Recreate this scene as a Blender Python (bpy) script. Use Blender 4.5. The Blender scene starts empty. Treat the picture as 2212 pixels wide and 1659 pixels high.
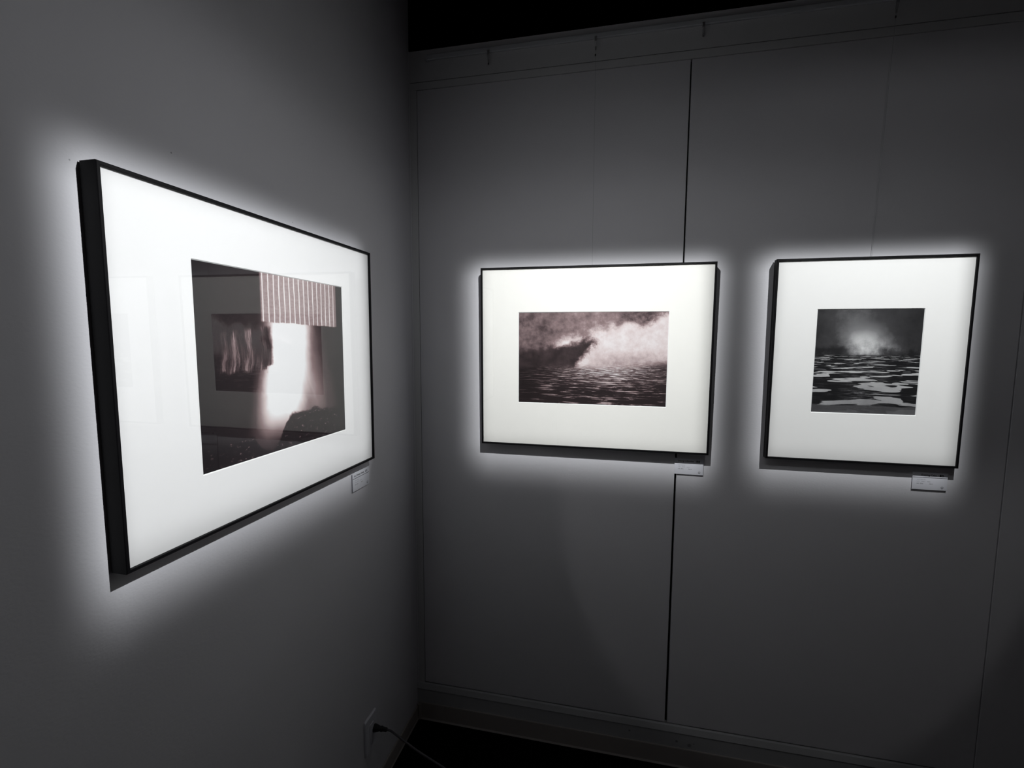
import bpy, bmesh, math, random
from mathutils import Vector, Matrix

# ------------------------------------------------------------------ units
# measured room units -> metres; floor at z = 0
S = 0.9335
ZF = -0.083
def V(x, y, z):
    return Vector((x * S, y * S, (z - ZF) * S))

SC = bpy.context.scene
COL = SC.collection
random.seed(7)

# ------------------------------------------------------------------ node DSL
class X:
    """a socket (or a constant) with arithmetic that writes Math nodes"""
    def __init__(s, nt, v): s.nt, s.v = nt, v
    def _m(s, op, *o, clamp=False):
        n = s.nt.nodes.new('ShaderNodeMath'); n.operation = op; n.use_clamp = clamp
        for i, a in enumerate((s,) + o):
            a = a.v if isinstance(a, X) else a
            if isinstance(a, (int, float)): n.inputs[i].default_value = a
            else: s.nt.links.new(a, n.inputs[i])
        return X(s.nt, n.outputs[0])
    def __add__(s, o): return s._m('ADD', o)
    __radd__ = __add__
    def __mul__(s, o): return s._m('MULTIPLY', o)
    __rmul__ = __mul__
    def __sub__(s, o): return s._m('SUBTRACT', o)
    def __rsub__(s, o): return X(s.nt, o)._m('SUBTRACT', s)
    def __truediv__(s, o): return s._m('DIVIDE', o)
    def __rtruediv__(s, o): return X(s.nt, o)._m('DIVIDE', s)
    def __neg__(s): return s * -1.0
    def abs(s): return s._m('ABSOLUTE')
    def sqrt(s): return s._m('SQRT')
    def max(s, o): return s._m('MAXIMUM', o)
    def min(s, o): return s._m('MINIMUM', o)
    def pow(s, o): return s._m('POWER', o)
    def exp(s): return s._m('EXPONENT')
    def sin(s): return s._m('SINE')
    def fract(s): return s._m('FRACT')
    def gt(s, o): return s._m('GREATER_THAN', o)
    def clamp(s): return s._m('ADD', 0.0, clamp=True)
    def ss(s, a, b):
        """smoothstep from a (0) to b (1); a may exceed b; both may be sockets"""
        t = ((s - a) / ((b - a) if not isinstance(b, X) else (b - a))).clamp() if not isinstance(a, X) else ((s - a) / (b - a)).clamp()
        return t * t * (3.0 - 2.0 * t)
    def mix(s, o, f):            # s*(1-f)+o*f
        return s * (1.0 - f) + f * o

def noise(nt, x, y, scale=1.0, detail=3.0, rough=0.55, seed=0.0, dist=0.0):
    c = nt.nodes.new('ShaderNodeCombineXYZ')
    for i, a in enumerate((x, y, seed)):
        if isinstance(a, X): nt.links.new(a.v, c.inputs[i])
        else: c.inputs[i].default_value = a
    n = nt.nodes.new('ShaderNodeTexNoise')
    n.inputs['Scale'].default_value = scale
    n.inputs['Detail'].default_value = detail
    n.inputs['Roughness'].default_value = rough
    n.inputs['Distortion'].default_value = dist
    nt.links.new(c.outputs[0], n.inputs['Vector'])
    return X(nt, n.outputs['Fac'])

def lin(c):
    return tuple((v / 12.92 if v <= 0.04045 else ((v + 0.055) / 1.055) ** 2.4) for v in (a / 255 for a in c))

# ------------------------------------------------------------------ materials
def new_mat(name, color=(0.5, 0.5, 0.5), rough=0.6, spec=0.5, metal=0.0):
    m = bpy.data.materials.new(name); m.use_nodes = True
    b = m.node_tree.nodes['Principled BSDF']
    b.inputs['Base Color'].default_value = (*color, 1)
    b.inputs['Roughness'].default_value = rough
    b.inputs['Specular IOR Level'].default_value = spec
    b.inputs['Metallic'].default_value = metal
    return m, m.node_tree, b

def add_bump(nt, b, scale, strength, dist=0.002, detail=4.0, stretch=(1, 1, 1)):
    tc = nt.nodes.new('ShaderNodeTexCoord')
    mp = nt.nodes.new('ShaderNodeMapping'); mp.inputs['Scale'].default_value = stretch
    n = nt.nodes.new('ShaderNodeTexNoise'); n.inputs['Scale'].default_value = scale
    n.inputs['Detail'].default_value = detail
    bp = nt.nodes.new('ShaderNodeBump'); bp.inputs['Strength'].default_value = strength
    bp.inputs['Distance'].default_value = dist
    nt.links.new(tc.outputs['Object'], mp.inputs['Vector'])
    nt.links.new(mp.outputs[0], n.inputs['Vector'])
    nt.links.new(n.outputs['Fac'], bp.inputs['Height'])
    nt.links.new(bp.outputs[0], b.inputs['Normal'])
    return tc

def wall_mat(name, color, marks=()):
    m, nt, b = new_mat(name, color, 0.85, 0.12)
    tc = add_bump(nt, b, 150.0, 0.15, 0.002, 5.0, (1, 1, 1.6))
    sp = nt.nodes.new('ShaderNodeSeparateXYZ'); nt.links.new(tc.outputs['Object'], sp.inputs[0])
    px, py, pz = (X(nt, sp.outputs[i]) for i in range(3))
    mott = noise(nt, px + py, pz, 3.0, 4.0, 0.5, 1.3)
    val = 0.95 + mott * 0.10
    for (mx, my, mz, r, k) in marks:
        q = V(mx, my, mz)
        d = ((px - q.x) * (px - q.x) + (py - q.y) * (py - q.y) + (pz - q.z) * (pz - q.z)).sqrt()
        val = val * (1.0 - (1.0 - d.ss(r * 0.4, r)) * k)
    mx_ = nt.nodes.new('ShaderNodeMix'); mx_.data_type = 'RGBA'; mx_.blend_type = 'MULTIPLY'
    mx_.inputs['Factor'].default_value = 1.0
    mx_.inputs['A'].default_value = (*color, 1)
    cb = nt.nodes.new('ShaderNodeCombineColor')
    for i in range(3): nt.links.new(val.v, cb.inputs[i])
    nt.links.new(cb.outputs[0], mx_.inputs['B'])
    nt.links.new(mx_.outputs['Result'], b.inputs['Base Color'])
    return m

WALLC = (0.716, 0.709, 0.744)
M_left = wall_mat('left_wall_paint', WALLC, [(0, -0.9918, 1.819, 0.0020, 0.5), (0, -1.159, 1.748, 0.0016, 0.4), (0, -0.672, 1.772, 0.0018, 0.4)])
M_panel = wall_mat('panel_paint', (0.716, 0.709, 0.738))
M_trim = wall_mat('trim_paint', (0.67, 0.67, 0.68), [])
M_plinth = wall_mat('plinth_paint', (0.46, 0.465, 0.475), [(0.86, -0.0085, 0.022, 0.005, 0.5), (1.03, -0.0085, 0.012, 0.006, 0.5), (1.075, -0.0085, 0.004, 0.009, 0.45), (1.09, -0.0085, 0.012, 0.004, 0.4)])
M_gap, nt_, b_ = new_mat('gap_black', (0.004, 0.004, 0.004), 0.95, 0.05); add_bump(nt_, b_, 60, 0.1)
M_black, nt_, b_ = new_mat('black_void_paint', (0.003, 0.003, 0.0032), 0.95, 0.02); add_bump(nt_, b_, 40, 0.1)
M_floor, nt_, b_ = new_mat('black_carpet', (0.0035, 0.0033, 0.0036), 1.0, 0.0); add_bump(nt_, b_, 400, 0.6, 0.004)
M_base, nt_, b_ = new_mat('dark_brown_vinyl_base', (0.36, 0.33, 0.31), 0.6, 0.25); add_bump(nt_, b_, 90, 0.08)
M_frame, nt_, b_ = new_mat('black_aluminium', (0.0035, 0.0032, 0.0040), 0.55, 0.14); add_bump(nt_, b_, 500, 0.05, 0.0005)
M_back, nt_, b_ = new_mat('frame_backing_board', (0.05, 0.045, 0.04), 0.8, 0.2); add_bump(nt_, b_, 200, 0.1)
M_rail, nt_, b_ = new_mat('painted_rail', (0.62, 0.635, 0.66), 0.55, 0.3); add_bump(nt_, b_, 100, 0.04)
M_hook, nt_, b_ = new_mat('hook_metal', (0.45, 0.45, 0.46), 0.4, 0.5, 0.6); add_bump(nt_, b_, 300, 0.05)
M_dark, nt_, b_ = new_mat('dark_metal', (0.02, 0.02, 0.022), 0.45, 0.5); add_bump(nt_, b_, 300, 0.05)
M_wire, nt_, b_ = new_mat('hanging_wire_nylon', (0.45, 0.46, 0.47), 0.45, 0.4); add_bump(nt_, b_, 900, 0.2, 0.0005)
M_plate, nt_, b_ = new_mat('outlet_plastic', (0.72, 0.72, 0.77), 0.45, 0.4); add_bump(nt_, b_, 300, 0.02)
M_plug, nt_, b_ = new_mat('plug_rubber', (0.025, 0.025, 0.028), 0.6, 0.3); add_bump(nt_, b_, 300, 0.1)
M_cord, nt_, b_ = new_mat('cord_vinyl', (0.075, 0.07, 0.078), 0.6, 0.3); add_bump(nt_, b_, 300, 0.1)
M_card, nt_, b_ = new_mat('card_white', (0.76, 0.765, 0.82), 0.7, 0.2); add_bump(nt_, b_, 500, 0.02)
M_ink, nt_, b_ = new_mat('ink_black', (0.012, 0.012, 0.015), 0.7, 0.2); add_bump(nt_, b_, 500, 0.02)
M_inkg, nt_, b_ = new_mat('ink_grey', (0.24, 0.24, 0.27), 0.7, 0.2); add_bump(nt_, b_, 500, 0.02)

def mat_board(name, color):
    m, nt, b = new_mat(name, color, 0.9, 0.1)
    add_bump(nt, b, 700, 0.06, 0.0005)
    return m
M_matw = mat_board('mat_board_cool_white', (0.845, 0.832, 0.838))
M_mati = mat_board('mat_board_ivory_white', (0.855, 0.838, 0.805))
M_matn = mat_board('mat_board_white', (0.845, 0.832, 0.823))
M_core = mat_board('mat_core_white', (0.86, 0.86, 0.86))

def glass_mat(name, ior=1.5):
    m = bpy.data.materials.new(name); m.use_nodes = True
    nt = m.node_tree; nt.nodes.clear()
    out = nt.nodes.new('ShaderNodeOutputMaterial')
    tr = nt.nodes.new('ShaderNodeBsdfTransparent'); tr.inputs[0].default_value = (0.985, 0.99, 0.985, 1)
    gl = nt.nodes.new('ShaderNodeBsdfGlossy'); gl.inputs['Roughness'].default_value = 0.0
    ge = nt.nodes.new('ShaderNodeNewGeometry')
    dp = nt.nodes.new('ShaderNodeVectorMath'); dp.operation = 'DOT_PRODUCT'
    nt.links.new(ge.outputs['Incoming'], dp.inputs[0]); nt.links.new(ge.outputs['Normal'], dp.inputs[1])
    c = X(nt, dp.outputs['Value']).abs()
    f0 = ((ior - 1) / (ior + 1)) ** 2
    fac = (f0 + (1.0 - f0) * (1.0 - c).max(0.0).pow(5.0)) * 1.35
    mx = nt.nodes.new('ShaderNodeMixShader')
    nt.links.new(fac.min(1.0).v, mx.inputs[0]); nt.links.new(tr.outputs[0], mx.inputs[1]); nt.links.new(gl.outputs[0], mx.inputs[2])
    nt.links.new(mx.outputs[0], out.inputs[0])
    return m
M_glass = glass_mat('picture_glass', 1.5)

def print_mat(name, fn, tint_lo, tint_hi):
    """fn(nt,u,v)->luminance 0..1 (display value); tone runs from tint_lo to tint_hi"""
    m, nt, b = new_mat(name, (0.1, 0.1, 0.1), 0.55, 0.2)
    uv = nt.nodes.new('ShaderNodeUVMap'); sp = nt.nodes.new('ShaderNodeSeparateXYZ')
    nt.links.new(uv.outputs[0], sp.inputs[0])
    u, v = X(nt, sp.outputs[0]), X(nt, sp.outputs[1])
    val = fn(nt, u, v).clamp()
    r = nt.nodes.new('ShaderNodeValToRGB')
    cr = r.color_ramp
    cr.elements[0].position = 0.0; cr.elements[0].color = (*tint_lo, 1)
    cr.elements[1].position = 1.0; cr.elements[1].color = (*tint_hi[-1][1], 1)
    for pos, c in tint_hi[:-1]:
        e = cr.elements.new(pos); e.color = (*c, 1)
    nt.links.new(val.v, r.inputs[0])
    nt.links.new(r.outputs[0], b.inputs['Base Color'])
    return m

SEPIA = [(0.25, lin((74, 60, 62))), (0.5, lin((140, 119, 120))), (0.75, lin((206, 190, 190))), (1.0, (0.84, 0.83, 0.84))]
GREY = [(0.25, lin((62, 61, 63))), (0.5, lin((122, 121, 123))), (0.75, lin((190, 189, 190))), (1.0, (0.80, 0.80, 0.80))]

# a plain light-and-haze study: a shaft of light in a dark space
def art_shaft(nt, u, v):
    w = noise(nt, u, v, 4.0, 5.0, 0.6, 2.0) - 0.5
    w3 = noise(nt, u, v, 14.0, 4.0, 0.6, 21.0) - 0.5
    down = 1.0 - v
    uu = u + w * 0.05
    cl = 0.47 - down * 0.22
    cr = 0.66 + down * 0.26
    shaft = uu.ss(cl - 0.07, cl + 0.10) * (1.0 - uu.ss(cr - 0.14, cr + 0.10))
    mid = 0.53 - (down - 0.3) * 0.12
    core = (1.0 - (uu - mid).abs().ss(0.05, 0.22)) * v.ss(0.02, 0.30)
    streak = noise(nt, uu * 9.0 - down * 3.4, v * 0.7, 1.0, 3.0, 0.5, 5.0)
    val = 0.05 + shaft * (0.34 + streak * 0.42) * v.ss(-0.10, 0.42) + core * 0.80
    # pale ribbed veil across the top
    x = (u - 0.33) / 0.62
    rib = ((x * 17.0 + w * 0.5).fract() - 0.5).abs().ss(0.47, 0.34)
    hem = 0.735 - (u - 0.4) * 0.02 + w3 * 0.02
    inband = (u + w3 * 0.01).ss(0.345, 0.36) * (1.0 - u.ss(0.935, 0.945)) * v.ss(hem - 0.006, hem + 0.006)
    tone = 0.93 - rib * (0.30 + 0.16 * noise(nt, u * 30.0, v * 60.0, 1.0, 2.0, 0.6, 9.0))
    val = val.mix(tone, inband * 0.97)
    # dimmer folds at the left
    f2 = noise(nt, u * 26.0 + w * 2.0, v * 2.2, 1.0, 3.0, 0.62, 3.0).ss(0.40, 0.66)
    low = 0.46 + w3 * 0.10 + (u - 0.1) * 0.08
    in2 = (u + w3 * 0.05).ss(0.09, 0.13) * (1.0 - (u + w3 * 0.04).ss(0.40, 0.43)) * v.ss(low - 0.012, low + 0.012) * (1.0 - (v - u * 0.14).ss(0.64, 0.67))
    val = val.mix(0.06 + f2 * 0.62, in2 * 0.95)
    # dark rough ground
    g = noise(nt, u * 3.0, v * 4.0, 2.0, 6.0, 0.65, 11.0)
    edge = 0.05 + g * 0.13 + (1.0 - (u - 0.60).abs().ss(0.10, 0.22)) * 0.09 + u.ss(0.70, 0.85) * 0.06 - (1.0 - (u - 0.40).abs().ss(0.04, 0.14)) * 0.10
    ground = 1.0 - v.ss(edge - 0.012, edge + 0.012)
    spark = noise(nt, u * 16.0, v * 26.0, 2.0, 4.0, 0.65, 6.0).ss(0.58, 0.70)
    val = val.mix(0.03 + spark * 0.45, ground * 0.97)
    # dark corners of the space
    val = val * (0.25 + 0.75 * u.ss(-0.05, 0.26))
    val = val * (1.0 - 0.7 * u.ss(0.88, 0.99) * (1.0 - inband * 0.5))
    return val

# a plain study of pale vapour drifting above rippled water (warm toned)
def art_vapour(nt, u, v):
    w = noise(nt, u * 1.7, v * 1.2, 3.0, 8.0, 0.64, 4.0) - 0.5
    w2 = noise(nt, u * 1.7, v, 8.0, 7.0, 0.66, 8.0) - 0.5
    top = 0.34 + w2 * 0.75 + 0.16 * (1.0 - (u - 0.48).abs().ss(0.0, 0.35)) - 0.12 * u.ss(0.55, 0.9)
    line = v - (0.66 + 0.24 * u.ss(0.20, 0.95) + w * 0.50)
    smoke = (1.0 - line.ss(-0.03, 0.12)) * (u + w * 0.3).ss(0.16, 0.36)
    val = top.mix(0.86 + w2 * 0.45, smoke * 0.93)
    # lower bank of thinner, darker mist at the right; deep tone at the left
    val = val.mix(0.60 + w2 * 0.7, (1.0 - (v + w * 0.25).ss(0.46, 0.62)) * u.ss(0.35, 0.70) * 0.9)
    dk = (1.0 - (u + (v - 0.5) * -0.50 + w2 * 0.16).ss(0.40, 0.47)) * (1.0 - (v + w * 0.30 - u * 0.30).ss(0.50, 0.58))
    val = val.mix(0.05 + (w2 + 0.08).max(0.0) * 0.45, dk * 0.95)
    # water
    depth = (0.47 - v).max(0.0)
    k = 1.0 / (0.22 + depth * 1.9)
    r1 = noise(nt, u * k * 6.0 + w * 0.6, v * k * 40.0, 1.0, 5.0, 0.66, 1.0, 0.4)
    thr = 0.53 + 0.10 * (u - 0.62).abs() + 0.03 * (1.0 - v.ss(0.0, 0.3))
    gl = r1.ss(thr - 0.05, thr + 0.06)
    calm = (1.0 - (u - 0.62).abs().ss(0.02, 0.45)) * v.ss(0.15, 0.42)
    water = 0.05 + calm * 0.34 + gl * (0.52 + 0.4 * w2 + 0.18 * calm)
    water = water * (0.45 + 0.55 * u.ss(0.0, 0.25))
    hor = 0.41 + w * 0.06 + 0.04 * u.ss(0.5, 1.0)
    return val.mix(water, 1.0 - v.ss(hor - 0.05, hor + 0.05))

# a plain study of mist over dark water with bright ripples (neutral grey)
def art_ripples(nt, u, v):
    w = noise(nt, u, v, 3.0, 7.0, 0.62, 3.0) - 0.5
    w2 = noise(nt, u, v, 7.0, 7.0, 0.64, 7.0) - 0.5
    gx, gy = (u - 0.50 + w * 0.30) * 1.0, (v - 0.665 + w2 * 0.20) * 1.35
    glow = (-((gx * gx + gy * gy) * 22.0)).exp()
    haze = (1.0 - (u - 0.36).abs().ss(0.0, 0.34)) * v.ss(0.55, 0.95)
    val = 0.16 + w2 * 0.34 + 0.17 * haze + glow * (0.62 + w2 * 0.5)
    val = val * (1.0 - 0.40 * u.ss(0.70, 1.0)) * (0.75 + 0.25 * u.ss(0.0, 0.12))
    shore = (1.0 - (v + w2 * 0.10).ss(0.61, 0.66)) * (u - 0.48).abs().ss(0.10, 0.26)
    val = val.mix(0.03 + (w2 + 0.05).max(0.0) * 0.9, shore * 0.85)
    depth = (0.60 - v).max(0.0)
    k = 1.0 / (0.10 + depth * 1.55)
    r1 = noise(nt, u * k * 1.5 + w * 0.5, v * k * 8.5, 1.0, 2.5, 0.5, 12.0, 0.5)
    thr = 0.555 - 0.035 * (1.0 - v.ss(0.05, 0.32)) + 0.03 * v.ss(0.35, 0.5)
    patch = r1.ss(thr - 0.012, thr + 0.012)
    fine = noise(nt, u * 8.0, v * 70.0, 1.0, 4.0, 0.66, 5.0)
    sheen = (1.0 - (u - 0.50).abs().ss(0.02, 0.30))
    water = 0.02 + 0.34 * sheen * fine.ss(0.40, 0.66) + 0.10 * fine.ss(0.48, 0.7)
    water = water.mix(0.58 + 0.16 * v.ss(0.05, 0.45) + w * 0.3, patch * 0.95)
    water = water.mix(0.30 + w * 0.2, (1.0 - (v + w * 0.06).ss(0.07, 0.085)) * 0.9)
    return val.mix(water, 1.0 - (v + w2 * 0.02).ss(0.555, 0.575))

M_art = {'L': print_mat('print_light_shaft', art_shaft, lin((20, 16, 20)), SEPIA),
         'M': print_mat('print_warm_vapour', art_vapour, lin((22, 16, 17)), SEPIA),
         'R': print_mat('print_grey_ripples', art_ripples, lin((14, 14, 16)), GREY)}

# ------------------------------------------------------------------ builders
def link_mesh(name, bm, mat, parent=None, origin=None, bevel=0.0):
    """bm holds world coordinates; stored relative to the object's origin"""
    if origin is None:
        origin = parent['_o'] if parent is not None and '_o' in parent else (0, 0, 0)
    org = Vector(origin)
    bmesh.ops.recalc_face_normals(bm, faces=bm.faces[:])
    bmesh.ops.translate(bm, verts=bm.verts[:], vec=-org)
    me = bpy.data.meshes.new(name); bm.to_mesh(me); bm.free()
    for m in (mat if isinstance(mat, (list, tuple)) else [mat]): me.materials.append(m)
    o = bpy.data.objects.new(name, me); COL.objects.link(o)
    if parent is not None:
        o.parent = parent
        o.location = org - ORIG.get(parent.name, Vector((0, 0, 0)))
    else:
        o.location = org
    ORIG[o.name] = org
    if bevel:
        md = o.modifiers.new('bevel', 'BEVEL'); md.width = bevel; md.segments = 2; md.limit_method = 'ANGLE'
    return o
ORIG = {}

def part(name, bm, mat, parent, bevel=0.0):
    return link_mesh(name, bm, mat, parent, ORIG[parent.name], bevel)

def empty(name, loc, label, cat, group=None):
    o = bpy.data.objects.new(name, None); COL.objects.link(o)
    o.empty_display_size = 0.05
    o.location = loc; ORIG[o.name] = Vector(loc)
    tag(o, label, cat, group)
    return o

def tag(o, label, cat, group=None):
    o['label'] = label; o['category'] = cat
    if group: o['group'] = group

def box(bm, x0, x1, y0, y1, z0, z1):
    vs = [bm.verts.new(V(x, y, z)) for z in (z0, z1) for x, y in ((x0, y0), (x1, y0), (x1, y1), (x0, y1))]
    for f in ((0, 1, 2, 3), (4, 5, 6, 7), (0, 1, 5, 4), (1, 2, 6, 5), (2, 3, 7, 6), (3, 0, 4, 7)):
        bm.faces.new([vs[i] for i in f])

def prism_x(bm, prof, x0, x1):
    """profile of (y,z) points extruded along x"""
    a = [bm.verts.new(V(x0, y, z)) for y, z in prof]; b = [bm.verts.new(V(x1, y, z)) for y, z in prof]
    n = len(prof)
    for i in range(n): bm.faces.new((a[i], a[(i + 1) % n], b[(i + 1) % n], b[i]))
    bm.faces.new(a); bm.faces.new(b)

def prism_y(bm, prof, y0, y1):
    a = [bm.verts.new(V(x, y0, z)) for x, z in prof]; b = [bm.verts.new(V(x, y1, z)) for x, z in prof]
    n = len(prof)
    for i in range(n): bm.faces.new((a[i], a[(i + 1) % n], b[(i + 1) % n], b[i]))
    bm.faces.new(a); bm.faces.new(b)

def tube(bm, pts, radii, seg=12):
    """pts in world metres"""
    rings = []
    n = len(pts)
    up = Vector((0.13, 0.31, 0.94))
    for i, p in enumerate(pts):
        d = (pts[min(i + 1, n - 1)] - pts[max(i - 1, 0)]).normalized()
        a = d.cross(up)
        if a.length < 1e-3: a = d.cross(Vector((1, 0, 0)))
        a.normalize(); b = d.cross(a)
        r = radii[i] if isinstance(radii, (list, tuple)) else radii
        rings.append([bm.verts.new(p + (a * math.cos(t) + b * math.sin(t)) * r) for t in (2 * math.pi * k / seg for k in range(seg))])
    for r0, r1 in zip(rings, rings[1:]):
        for k in range(seg): bm.faces.new((r0[k], r0[(k + 1) % seg], r1[(k + 1) % seg], r1[k]))
    bm.faces.new(rings[0]); bm.faces.new(rings[-1])

def smooth(o):
    for p in o.data.polygons: p.use_smooth = True

def structure(name, bm, mat, bevel=0.0, label=None):
    o = link_mesh(name, bm, mat, None, (0, 0, 0), bevel)
    o['kind'] = 'structure'
    if label: o['label'] = label; o['category'] = 'wall'
    return o

# ------------------------------------------------------------------ the room
XR = 4.2; YN = -4.2; ZC = 3.05
bm = bmesh.new(); box(bm, -0.12, XR, YN, 0.75, ZF - 0.1, ZF); floor = structure('floor', bm, M_floor)
bm = bmesh.new(); box(bm, -0.12, XR, YN, 0.75, ZC, ZC + 0.1); structure('ceiling', bm, M_black)
bm = bmesh.new(); box(bm, -0.12, 0.0, YN, 0.004, ZF, ZC); structure('wall_left', bm, M_left)
bm = bmesh.new(); box(bm, -0.12, XR, 0.62, 0.75, ZF, ZC); structure('wall_rear', bm, M_black)
bm = bmesh.new(); box(bm, -0.12, -0.0005, 0.004, 0.62, ZF, ZC); structure('wall_return', bm, M_black)

# back wall: carcass (posts, header fascia, plinth) around the set-in panels
PX = [0.0325, 0.9923, 1.9593, 2.93, 3.9]
ZT, ZB, ZTOP = 2.398, 0.0725, 2.5355
bm = bmesh.new()
box(bm, 0.0, XR, 0.018, 0.06, ZF, ZTOP)                       # carcass behind the panels
box(bm, 0.0, 0.0305, 0.0, 0.018, ZB - 0.003, ZT + 0.0015)     # narrow post in the corner
prism_x(bm, [(0.018, ZT + 0.0015), (-0.002, ZT + 0.0015), (-0.002, ZT + 0.026), (0.0, ZT + 0.0275), (0.018, ZT + 0.0275)], 0.0, XR)
box(bm, 0.0, XR, 0.0, 0.018, 2.4275, ZTOP)                    # fascia
wall_back = structure('wall_back', bm, [M_trim])
bm = bmesh.new()
box(bm, 0.0305, XR, 0.0165, 0.0178, ZB - 0.003, ZT + 0.0015)
box(bm, 0.0, XR, 0.0035, 0.0178, 2.4252, 2.4278)
gb = part('groove_backing', bm, M_gap, wall_back)
gaps = [(0.0015, 0.0022), (0.0022, 0.0018), (0.0018, 0.0018), (0.0018, 0.0018)]
for i in range(4):
    bm = bmesh.new()
    gl, gr = gaps[i]
    x0, x1 = PX[i] + (0.0 if i == 0 else gl), PX[i + 1] - gr
    if i == 0:      # the first panel hangs a little out of square: its gap opens downwards
        vs = []
        for y in (0.0, 0.016):
            vs.append([bm.verts.new(V(*q)) for q in ((x0, y, ZB + 0.0015), (x1 - 0.0042, y, ZB + 0.0015), (x1 - 0.0002, y, ZT), (x0, y, ZT))])
        a, b2 = vs
        bm.faces.new(a); bm.faces.new(b2)
        for k in range(4): bm.faces.new((a[k], a[(k + 1) % 4], b2[(k + 1) % 4], b2[k]))
    else:
        box(bm, x0, x1, 0.0, 0.016, ZB + 0.0015, ZT)
    part('wall_panel', bm, M_panel, wall_back, 0.0008)
# plinth with its sloping top edge
bm = bmesh.new()
prism_x(bm, [(0.018, ZB - 0.003), (0.0, ZB - 0.003), (-0.0045, ZB - 0.006), (-0.0115, 0.0475), (-0.0105, 0.0445), (-0.0085, 0.0435), (-0.0085, ZF), (0.018, ZF)], 0.0, XR)
t = structure('trim_1', bm, M_plinth)
bm = bmesh.new()
prism_x(bm, [(-0.0085, ZF), (-0.0085, -0.011), (-0.0125, -0.0115), (-0.0135, -0.014), (-0.0145, ZF + 0.006), (-0.019, ZF)], 0.010, XR)
structure('baseboard_back', bm, M_base, 0.0006)
bm = bmesh.new()
prism_y(bm, [(0.0, ZF), (0.0, -0.0265), (0.004, -0.0275), (0.0055, -0.031), (0.0065, ZF + 0.006), (0.010, ZF)], YN, -0.012)
structure('baseboard_left', bm, M_base, 0.0006)
bm = bmesh.new()
tube(bm, [V(0.012, -0.012, ZF), V(0.012, -0.012, -0.018)], 0.009, 12)
structure('trim_2', bm, M_base)
# thin bead where the left wall meets the back wall
bm = bmesh.new(); box(bm, 0.0, 0.0055, -0.004, 0.0, -0.012, 2.535); structure('trim_3', bm, M_left, 0.0008)

# ------------------------------------------------------------------ hanging rail, hooks, wires
RB, RT = 2.4925, 2.5115
bm = bmesh.new()
prism_x(bm, [(-0.0005, RT), (-0.011, RT), (-0.013, RT - 0.002), (-0.013, RB + 0.003), (-0.0115, RB + 0.0022), (-0.0115, RB), (-0.009, RB), (-0.009, RB + 0.004), (-0.0005, RB + 0.004)], 0.0755, XR)
rail = link_mesh('hanging_rail', bm, M_rail, None, V(0.0755, 0, RB), 0.0004)
tag(rail, 'slim painted picture-hanging rail along the top of the panelled wall', 'rail')
bm = bmesh.new(); box(bm, 0.0755, 0.0805, -0.0135, -0.0005, RB - 0.001, RT + 0.001)
part('end_cap', bm, M_rail, rail)

def hook(x, zb, label, drop=None):
    h = empty('picture_hook', V(x, -0.012, zb), label, 'hook', 'picture hooks on the hanging rail')
    bm = bmesh.new()
    box(bm, x - 0.004, x + 0.004, -0.0165, -0.0132, RB - 0.010, RB + 0.006)
    prism_x(bm, [(-0.0165, RB - 0.010), (-0.0130, RB - 0.010), (-0.0085, RB - 0.024), (-0.0115, RB - 0.025)], x - 0.0032, x + 0.0032)
    part('hook_body', bm, M_hook, h, 0.0006)
    bm = bmesh.new()
    tube(bm, [V(x, -0.0098, RB - 0.022), V(x, -0.0098, RB - 0.034)], 0.0022, 10)
    part('adjuster', bm, M_hook, h)
    bm = bmesh.new()
    tube(bm, [V(x - 0.0006, -0.0095, zb + 0.007), V(x - 0.0007, -0.0093, zb + 0.0035), V(x - 0.0008, -0.0092, zb)], [0.0012, 0.0021, 0.0011], 10)
    part('stopper', bm, M_dark, h)
    if drop:
        x1, z1, y1 = drop
        bm = bmesh.new()
        tube(bm, [V(x, -0.0098, RB - 0.022), V(x + (x1 - x) * 0.5, (y1 - 0.0098) * 0.5, (z1 + RB) * 0.5), V(x1, y1, z1)], 0.00045, 6)
        part('wire', bm, M_wire, h)
    return h
hook(0.3096, 2.4535, 'small picture hook on the rail nearest the room corner, with nothing hung')
hook(0.6832, 2.4383, 'picture hook whose thin wire runs down to the wide landscape frame on the panelled wall', (0.6860, 1.735, -0.009))
hook(1.0235, 2.4600, 'unused picture hook on the rail above the seam between the two wall panels')
hook(1.5635, 2.4430, 'picture hook whose thin wire runs down to the nearly square frame at the right', (1.5485, 1.735, -0.006))

# ------------------------------------------------------------------ framed pictures
FR = {
 'L': dict(a0=-1.1483, a1=-0.3657, z0=1.1081, z1=1.7505, d=0.0331, ln=0.0021, o=(-0.9898, -0.5139, 1.2286, 1.6309), th=0.0312, mat=M_matw),
 'M': dict(a0=0.2908, a1=1.0908, z0=1.1015, z1=1.7438, d=0.0415, ln=0.0159, o=(0.4313, 0.9465, 1.2616, 1.5842), th=0.0312, mat=M_mati),
 'R': dict(a0=1.2717, a1=1.8182, z0=1.0997, z1=1.7480, d=0.0300, ln=0.0085, o=(1.4006, 1.6932, 1.2604, 1.5883), th=0.0290, mat=M_matn),
}
def P(k, a, z, d):
    f = FR[k]; d = d + f['ln'] * (z - f['z0'])
    return V(d, a, z) if k == 'L' else V(a, -d, z)

def ring(bm, k, loops):
    """loops: list of (a0,a1,z0,z1,depth); consecutive loops are bridged into quads"""
    rs = []
    for a0, a1, z0, z1, d in loops:
        rs.append([bm.verts.new(P(k, a, z, d)) for a, z in ((a0, z0), (a1, z0), (a1, z1), (a0, z1))])
    for r0, r1 in zip(rs, rs[1:]):
        for i in range(4): bm.faces.new((r0[i], r0[(i + 1) % 4], r1[(i + 1) % 4], r1[i]))
    return rs

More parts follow.
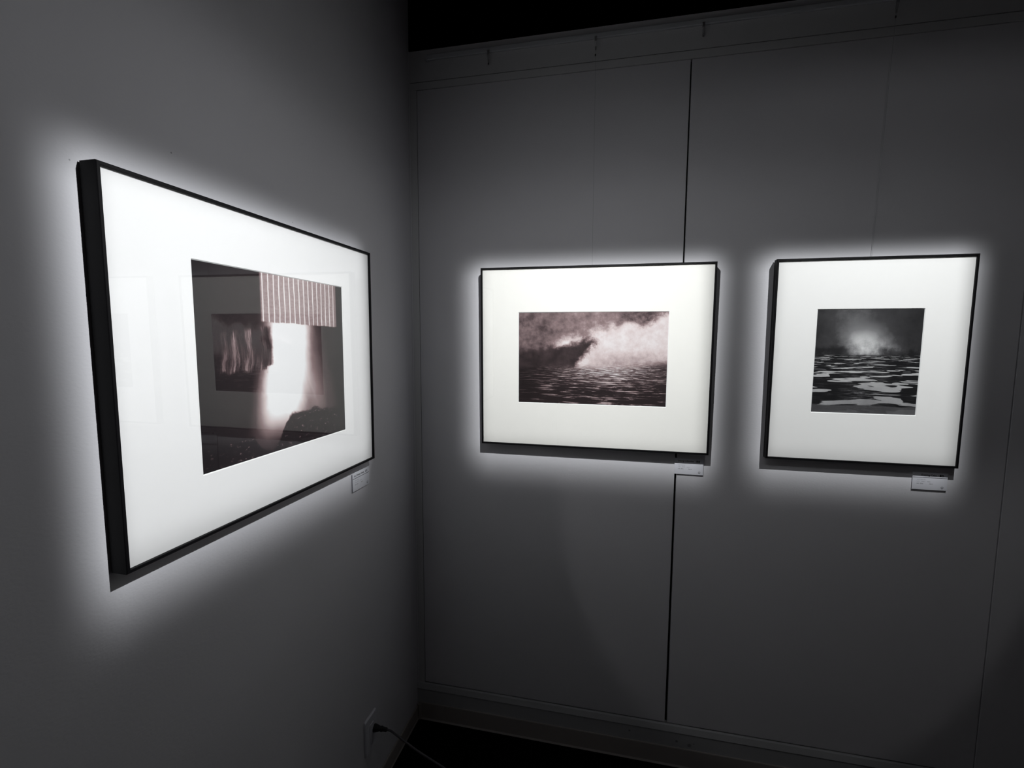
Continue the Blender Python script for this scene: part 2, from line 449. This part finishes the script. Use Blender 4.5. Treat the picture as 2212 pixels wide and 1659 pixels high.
def frame(k, label):
    f = FR[k]; a0, a1, z0, z1, d, th = (f[q] for q in ('a0', 'a1', 'z0', 'z1', 'd', 'th'))
    org = P(k, (a0 + a1) / 2, z0, d - th)
    t = empty('framed_picture', org, label, 'framed picture', 'spotlit framed pictures')
    lip = 0.0062
    def L(i, dd): return (a0 + i, a1 - i, z0 + i, z1 - i, d - dd)
    bm = bmesh.new()
    rs = ring(bm, k, [L(0.0, 0.0011), L(0.0011, 0.0), L(lip - 0.0008, 0.0), L(lip, 0.0008), L(lip, 0.0105), L(0.003, 0.0105), L(0.003, th), L(0.0, th)])
    ring_close = [rs[-1], rs[0]]
    for i in range(4):
        bm.faces.new((rs[-1][i], rs[-1][(i + 1) % 4], rs[0][(i + 1) % 4], rs[0][i]))
    part('frame_moulding', bm, M_frame, t)
    # mat with its bevelled opening
    oa0, oa1, oz0, oz1 = f['o']
    bm = bmesh.new()
    m0 = L(0.0033, 0.0058); bv = 0.0019
    ring(bm, k, [m0, (oa0 - bv, oa1 + bv, oz0 - bv, oz1 + bv, d - 0.0058)])
    mt = part('mat', bm, f['mat'], t)
    bm = bmesh.new()
    ring(bm, k, [(oa0 - bv, oa1 + bv, oz0 - bv, oz1 + bv, d - 0.0058), (oa0, oa1, oz0, oz1, d - 0.0078)])
    part('bevel_edge', bm, M_core, mt)
    # the print
    bm = bmesh.new()
    e = 0.012
    vs = [bm.verts.new(P(k, a, z, d - 0.0079)) for a, z in ((oa0 - e, oz0 - e), (oa1 + e, oz0 - e), (oa1 + e, oz1 + e), (oa0 - e, oz1 + e))]
    fc = bm.faces.new(vs)
    uvl = bm.loops.layers.uv.new('UVMap')
    w, h = oa1 - oa0, oz1 - oz0
    for lp, uvv in zip(fc.loops, ((-e / w, -e / h), (1 + e / w, -e / h), (1 + e / w, 1 + e / h), (-e / w, 1 + e / h))): lp[uvl].uv = uvv
    part('print', bm, M_art[k], t)
    # glass and backing board
    bm = bmesh.new()
    vs = [bm.verts.new(P(k, a, z, d - 0.0040)) for a, z in ((a0 + 0.0035, z0 + 0.0035), (a1 - 0.0035, z0 + 0.0035), (a1 - 0.0035, z1 - 0.0035), (a0 + 0.0035, z1 - 0.0035))]
    bm.faces.new(vs)
    part('glass', bm, M_glass, t)
    bm = bmesh.new()
    q = 0.0034
    lo = [bm.verts.new(P(k, a, z, d - 0.0083)) for a, z in ((a0 + q, z0 + q), (a1 - q, z0 + q), (a1 - q, z1 - q), (a0 + q, z1 - q))]
    hi = [bm.verts.new(P(k, a, z, d - 0.0120)) for a, z in ((a0 + q, z0 + q), (a1 - q, z0 + q), (a1 - q, z1 - q), (a0 + q, z1 - q))]
    bm.faces.new(lo); bm.faces.new(hi)
    for i in range(4): bm.faces.new((lo[i], lo[(i + 1) % 4], hi[(i + 1) % 4], hi[i]))
    part('backing_board', bm, M_back, t)
    return t

frame('L', 'black-framed picture of a light shaft in darkness, alone on the plain left wall')
frame('M', 'wide black-framed picture of pale vapour over water, hung across the panel seam')
frame('R', 'nearly square black-framed picture of dark rippled water, at the right of the panelled wall')

# ------------------------------------------------------------------ caption cards
def Q(side, a, z, d): return V(d, a, z) if side == 'L' else V(a, -d, z)

def quad(bm, side, a0, a1, z0, z1, d):
    bm.faces.new([bm.verts.new(Q(side, a, z, d)) for a, z in ((a0, z0), (a1, z0), (a1, z1), (a0, z1))])

def text_bm(body, size, side, a, z, d, width=None, bold=0.0, font=None):
    cu = bpy.data.curves.new('t', 'FONT'); cu.body = body; cu.size = 1.0; cu.resolution_u = 3
    cu.offset = bold
    ob = bpy.data.objects.new('t', cu); COL.objects.link(ob)
    bpy.context.view_layer.update()
    dg = bpy.context.evaluated_depsgraph_get()
    me = bpy.data.meshes.new_from_object(ob.evaluated_get(dg))
    bm = bmesh.new(); bm.from_mesh(me)
    xs = [v.co.x for v in bm.verts]; w = max(xs) - min(xs); x0 = min(xs)
    sx = (width / w) if width else size
    for v in bm.verts:
        v.co = Q(side, a + (v.co.x - x0) * sx, z + v.co.y * size, d)
    bpy.data.objects.remove(ob); bpy.data.curves.remove(cu); bpy.data.meshes.remove(me)
    return bm

def words(bm, side, a, z, h, runs, d, rnd):
    """tiny illegible print: short strokes grouped into words"""
    st = 0.00022
    for w, gap in runs:
        x = a
        while x < a + w - 0.0004:
            lw = 0.0008 + rnd.random() * 0.0004
            tall = h * (1.0 if rnd.random() < 0.35 else 0.68)
            k = rnd.randrange(4)
            quad(bm, side, x, x + st, z, z + tall, d)                                  # stem
            if k != 3: quad(bm, side, x + lw - st, x + lw, z, z + h * 0.68, d)         # second stem
            if k in (0, 1): quad(bm, side, x, x + lw, z + h * 0.68 - st, z + h * 0.68, d)
            if k in (0, 2): quad(bm, side, x, x + lw, z, z + st, d)
            if k == 3: quad(bm, side, x, x + lw * 0.8, z + h * 0.34, z + h * 0.34 + st, d)
            x += lw + 0.00038
        a += w + gap

CW, CH, CD = 0.0955, 0.0572, 0.0058
def card(side, a0, z0, title, cjk, label, tx, tw, sep=True):
    t = empty('caption_card', Q(side, a0 + CW / 2, z0, 0.0), label, 'caption card', 'caption cards under the pictures')
    a1, z1 = a0 + CW, z0 + CH
    bm = bmesh.new()
    def slab(i, d0, d1):
        b = bmesh.new(); pts = [(a0 + i, z0 + i), (a1 - i, z0 + i), (a1 - i, z1 - i), (a0 + i, z1 - i)]
        lo = [b.verts.new(Q(side, a, z, d0)) for a, z in pts]; hi = [b.verts.new(Q(side, a, z, d1)) for a, z in pts]
        b.faces.new(lo); b.faces.new(hi)
        for k in range(4): b.faces.new((lo[k], lo[(k + 1) % 4], hi[(k + 1) % 4], hi[k]))
        return b
    bm.free()
    part('card_board', slab(0.0, CD - 0.0012, CD), M_card, t)
    part('mounting_pad', slab(0.012, -0.0003, CD - 0.0012), M_back, t)
    e = CD + 0.00025
    zr = z1 - 0.0178
    bm = bmesh.new(); quad(bm, side, a0 + 0.0004, a1 - 0.0006, zr - 0.0007, zr + 0.0007, e); part('rule_line', bm, M_ink, t)
    bm = text_bm(title, 0.0088, side, a0 + tx, zr + 0.0052, e, tw, 0.012)
    if sep: 
        b2 = text_bm('/', 0.0075, side, a0 + tx + tw + 0.0035, zr + 0.0052, e, None, 0.0)
        me = bpy.data.meshes.new('t'); b2.to_mesh(me); b2.free(); bm.from_mesh(me); bpy.data.meshes.remove(me)
    part('title_text', bm, M_ink, t)
    bm = text_bm(cjk, 0.0080, side, a0 + tx + tw + 0.0075, zr + 0.0048, e, 0.0125, 0.02)
    part('title_characters', bm, M_ink, t)
    rnd = random.Random(len(title))
    bm = bmesh.new(); words(bm, side, a0 + 0.0125, zr - 0.0080, 0.0026, [(0.0085, 0.0012), (0.0065, 0.0012), (0.0060, 0)], e, rnd)
    part('medium_text', bm, M_inkg, t)
    bm = bmesh.new(); words(bm, side, a0 + 0.0120, zr - 0.0140, 0.0022, [(0.0095, 0.0035), (0.0110, 0.0045), (0.0100, 0)], e, rnd)
    part('detail_text', bm, M_inkg, t)
    bm = bmesh.new(); words(bm, side, a0 + 0.0120, zr - 0.0215, 0.0034, [(0.0066, 0.0032), (0.0082, 0.0165), (0.0068, 0.0014), (0.0026, 0)], e, rnd)
    part('edition_text', bm, M_ink, t)
    # round emblem with a filled wedge at its foot
    ca, cz, r = a0 + 0.0825, z0 + 0.0088, 0.0035
    bm = bmesh.new(); N = 28
    o = [bm.verts.new(Q(side, ca + r * math.cos(2 * math.pi * i / N), cz + r * math.sin(2 * math.pi * i / N), e)) for i in range(N)]
    n = [bm.verts.new(Q(side, ca + r * .82 * math.cos(2 * math.pi * i / N), cz + r * .82 * math.sin(2 * math.pi * i / N), e)) for i in range(N)]
    for i in range(N): bm.faces.new((o[i], o[(i + 1) % N], n[(i + 1) % N], n[i]))
    bm.faces.new([bm.verts.new(Q(side, ca + x * r, cz + y * r, e)) for x, y in ((-0.72, -0.62), (-0.3, -0.5), (0.3, -0.5), (0.72, -0.62), (0.25, -1.0), (0.0, -1.28), (-0.25, -1.0))])
    bm.faces.new([bm.verts.new(Q(side, ca + x * r, cz + y * r, e)) for x, y in ((-0.22, 0.42), (-0.08, 0.42), (0.0, 0.15), (0.12, 0.42), (0.25, 0.42), (0.08, -0.02), (0.06, -0.3), (-0.06, -0.3), (-0.06, 0.0))])
    part('emblem', bm, M_ink, t)
    return t
card('L', -0.4520, 1.0212, 'In a Chinese Street', '\u8857\u5e02', 'white caption card under the right end of the left-wall picture', 0.0085, 0.056, False)
card('B', 0.9862, 1.0218, 'Evening in Aberdeen', '\u9ec4\u660f', 'white caption card over the dark panel seam, under the wide picture', 0.0120, 0.0520)
card('B', 1.7110, 1.0209, 'Evening Calm', '\u66ae\u8272', 'white caption card below the right end of the nearly square picture', 0.0240, 0.0410)

# ------------------------------------------------------------------ wall outlet, plug and cord
YA, YB, ZA, ZBt = -0.4210, -0.3475, 0.1075, 0.2320
ol = empty('wall_outlet', V(0, (YA + YB) / 2, ZA), 'pale wall outlet plate low on the left wall near the corner', 'outlet')
bm = bmesh.new()
def rrect(y0, y1, z0, z1, r, x, n=5):
    out = []
    for cy, cz, s in ((y1 - r, z1 - r, 0), (y0 + r, z1 - r, 1), (y0 + r, z0 + r, 2), (y1 - r, z0 + r, 3)):
        for i in range(n + 1):
            t = math.pi / 2 * (s + i / n); out.append(V(x, cy + r * math.cos(t), cz + r * math.sin(t)))
    return out
def loft(bm, loops):
    rs = [[bm.verts.new(p) for p in l] for l in loops]; n = len(rs[0])
    for r0, r1 in zip(rs, rs[1:]):
        for i in range(n): bm.faces.new((r0[i], r0[(i + 1) % n], r1[(i + 1) % n], r1[i]))
    bm.faces.new(rs[0]); bm.faces.new(rs[-1])
loft(bm, [rrect(YA, YB, ZA, ZBt, 0.005, 0.0003), rrect(YA, YB, ZA, ZBt, 0.005, 0.004), rrect(YA + 0.003, YB - 0.003, ZA + 0.003, ZBt - 0.003, 0.005, 0.0068)])
part('plate', bm, M_plate, ol)
bm = bmesh.new()
loft(bm, [rrect(YA + 0.024, YB - 0.024, ZA + 0.028, ZBt - 0.028, 0.003, 0.0066), rrect(YA + 0.024, YB - 0.024, ZA + 0.028, ZBt - 0.028, 0.003, 0.0085), rrect(YA + 0.0255, YB - 0.0255, ZA + 0.0295, ZBt - 0.0295, 0.003, 0.0092)])
part('socket_insert', bm, M_plate, ol)

PTS = [(0.0095, -0.3690, 0.1745), (0.0300, -0.3700, 0.1762), (0.0440, -0.3705, 0.1775), (0.0570, -0.3710, 0.1783), (0.0640, -0.3715, 0.1780)]
pc = empty('power_cord', V(*PTS[0]), 'dark power cord plugged into the low wall outlet, arching down to the floor', 'cord')
bm = bmesh.new()
tube(bm, [V(*PTS[0]), V(0.0215, -0.3695, 0.1757), V(0.0330, -0.3700, 0.1767), V(0.0345, -0.3700, 0.1768), V(0.0385, -0.3702, 0.1772), V(0.0400, -0.3702, 0.1773), V(0.0545, -0.371, 0.1782), V(0.0570, -0.371, 0.1783)],
     [0.0125, 0.0100, 0.0068, 0.0085, 0.0085, 0.0070, 0.0062, 0.0045], 16)
o = part('plug', bm, M_plug, pc)
key = [Vector(p) for p in ((0.0560, -0.3710, 0.1783), (0.0690, -0.3722, 0.1785), (0.0812, -0.3730, 0.1737), (0.1242, -0.3760, 0.1530), (0.1672, -0.3800, 0.1337), (0.2355, -0.3880, 0.1124), (0.2698, -0.3940, 0.1041), (0.3300, -0.4070, 0.0830), (0.4000, -0.4230, 0.0510), (0.4700, -0.4450, 0.0050), (0.5600, -0.4900, -0.0560), (0.7000, -0.6000, -0.0790), (0.8500, -0.7900, -0.0790), (0.9000, -1.0500, -0.0790))]
def catmull(p, n=8):
    out = []
    for i in range(len(p) - 1):
        a, b, c, d = p[max(i - 1, 0)], p[i], p[i + 1], p[min(i + 2, len(p) - 1)]
        for j in range(n):
            t = j / n
            out.append(0.5 * ((2 * b) + (c - a) * t + (2 * a - 5 * b + 4 * c - d) * t * t + (3 * b - a - 3 * c + d) * t ** 3))
    return out + [p[-1]]
bm = bmesh.new(); tube(bm, [V(*q) for q in catmull(key)], 0.0034, 10)
o = part('cable', bm, M_cord, pc); smooth(o)

# ------------------------------------------------------------------ framing spotlights (shuttered beams, one per picture)
def framing_spot(k, pos, power, skirt, edges, tint=(1, 1, 1), extra=None, stray=0.009):
    f = FR[k]
    ld = bpy.data.lights.new('framing_spotlight_' + k, 'POINT'); ld.energy = power; ld.color = tint
    ld.shadow_soft_size = 0.010
    ld.use_nodes = True
    nt = ld.node_tree; nt.nodes.clear()
    out = nt.nodes.new('ShaderNodeOutputLight'); em = nt.nodes.new('ShaderNodeEmission')
    tc = nt.nodes.new('ShaderNodeTexCoord'); sp = nt.nodes.new('ShaderNodeSeparateXYZ')
    nt.links.new(tc.outputs['Normal'], sp.inputs[0])
    nx, ny, nz = (X(nt, sp.outputs[i]) for i in range(3))
    if k == 'L': along, fwd, D, pa = ny, -nx, pos[0], pos[1]
    else: along, fwd, D, pa = nx, ny, -pos[1], pos[0]
    ok = fwd.gt(0.02)
    fw = fwd.max(0.02)
    a = along / fw * D + pa              # where this ray meets the wall
    z = nz / fw * D + pos[2]
    ca, cz = (f['a0'] + f['a1']) / 2, (f['z0'] + f['z1']) / 2
    ha, hz = (f['a1'] - f['a0']) / 2, (f['z1'] - f['z0']) / 2
    def blade(d, e):                     # one framing shutter: soft edge from e[0] inside the frame to e[1] outside it
        f_ = 1.0 - d.ss(-e[0], e[1]); return f_ * f_
    core = blade(f['a0'] - a, edges['l']) * blade(a - f['a1'], edges['r']) * blade(z - f['z1'], edges['t']) * blade(f['z0'] - z, edges['b'])
    core = core * (1.0 + 0.20 * ((cz - z) / hz).max(-1.0).min(1.0))      # beam centred a little low on the picture
    up, dn = (z - cz).max(0.0) / (hz + edges['up']), (cz - z).max(0.0) / (hz + 0.45)
    da = (a - ca) / (ha + 0.33)
    sk = (-((da * da + up * up + dn * dn) * 0.9)).exp() * skirt
    if extra: sk = extra(nt, sk, a, z)
    val = (core + sk) * ok + stray * nz.ss(0.0, -0.25)     # plus a little stray light below the lamp
    nt.links.new(val.v, em.inputs['Strength']); nt.links.new(em.outputs[0], out.inputs[0])
    o = bpy.data.objects.new('framing_spotlight_' + {'L': 'left', 'M': 'middle', 'R': 'right'}[k], ld); COL.objects.link(o)
    o.location = V(*pos)
    return o
def shutter(nt, sk, a, z):        # the left lamp's side shutter clips its spill low on the wall
    return sk * (1.0 - 0.22 * a.ss(-0.715, -0.685) * (1.0 - z.ss(0.85, 1.0)))
framing_spot('L', (1.0784, -1.0421, 2.1366), 68.0, 0.046, dict(l=(0.03, 0.11), r=(0.05, 0.085), t=(0.045, 0.10), b=(0.05, 0.215), up=0.30), (0.965, 0.988, 1.0), shutter)
framing_spot('M', (0.7329, -0.9754, 2.1798), 68.0, 0.047, dict(l=(0.03, 0.17), r=(0.05, 0.12), t=(0.045, 0.098), b=(0.02, 0.24), up=0.34), (0.97, 0.99, 1.0))
framing_spot('R', (1.5972, -0.9070, 2.4311), 80.0, 0.022, dict(l=(0.035, 0.145), r=(0.05, 0.10), t=(0.045, 0.09), b=(0.03, 0.23), up=0.12), (0.968, 0.99, 1.0))

# a dim round-beam track spot further back, its upper half shuttered off (the edge of its pool shows on the lower panels)
ld = bpy.data.lights.new('wash_spotlight', 'POINT'); ld.energy = 4.2; ld.shadow_soft_size = 0.02
ld.use_nodes = True; nt = ld.node_tree; nt.nodes.clear()
out = nt.nodes.new('ShaderNodeOutputLight'); em = nt.nodes.new('ShaderNodeEmission')
tc = nt.nodes.new('ShaderNodeTexCoord'); sp = nt.nodes.new('ShaderNodeSeparateXYZ')
nt.links.new(tc.outputs['Normal'], sp.inputs[0])
nx, ny, nz = (X(nt, sp.outputs[i]) for i in range(3))
t_ = math.radians(39.8)
ca_ = ny * math.cos(t_) - nz * math.sin(t_)                    # cosine to the beam axis
beam = ca_.ss(math.cos(math.radians(23.0)), math.cos(math.radians(22.0)))
fan = (nz / ny.max(0.05)).ss(-0.90, -1.15)
nt.links.new((beam * fan).v, em.inputs['Strength']); nt.links.new(em.outputs[0], out.inputs[0])
so = bpy.data.objects.new('wash_spotlight', ld); COL.objects.link(so); so.location = V(1.33, -1.3, 2.4)

# faint light from the rest of the gallery
w = bpy.data.worlds.new('dim_gallery'); SC.world = w; w.use_nodes = True
w.node_tree.nodes['Background'].inputs[0].default_value = (1.0, 0.93, 0.98, 1)
w.node_tree.nodes['Background'].inputs[1].default_value = 0.015

# ------------------------------------------------------------------ camera
F, CX, CY, CZ = 1031.2913, 0.8042051, -1.7293714, 1.4880717
YAW, PIT, ROL, SPX, SPY = 0.2178712, -0.0973271, 0.0053222, 13.8109, 5.0691
f = Vector((-math.sin(YAW) * math.cos(PIT), math.cos(YAW) * math.cos(PIT), math.sin(PIT)))
r = f.cross(Vector((0, 0, 1))).normalized(); u = r.cross(f)
r2 = r * math.cos(ROL) + u * math.sin(ROL); u2 = -r * math.sin(ROL) + u * math.cos(ROL)
cd = bpy.data.cameras.new('camera'); cam = bpy.data.objects.new('camera', cd); COL.objects.link(cam)
m = Matrix((r2, u2, -f)).transposed().to_4x4(); m.translation = V(CX, CY, CZ)
cam.matrix_world = m
cd.sensor_fit = 'HORIZONTAL'; cd.sensor_width = 36.0; cd.lens = F / 2212 * 36.0
cd.shift_x = -SPX / 2212; cd.shift_y = SPY / 2212
cd.clip_start = 0.01
SC.camera = cam

SC.view_settings.view_transform = 'Standard'; SC.view_settings.look = 'None'
SC.view_settings.exposure = 0.0; SC.view_settings.gamma = 1.0; SC.view_settings.use_curve_mapping = False
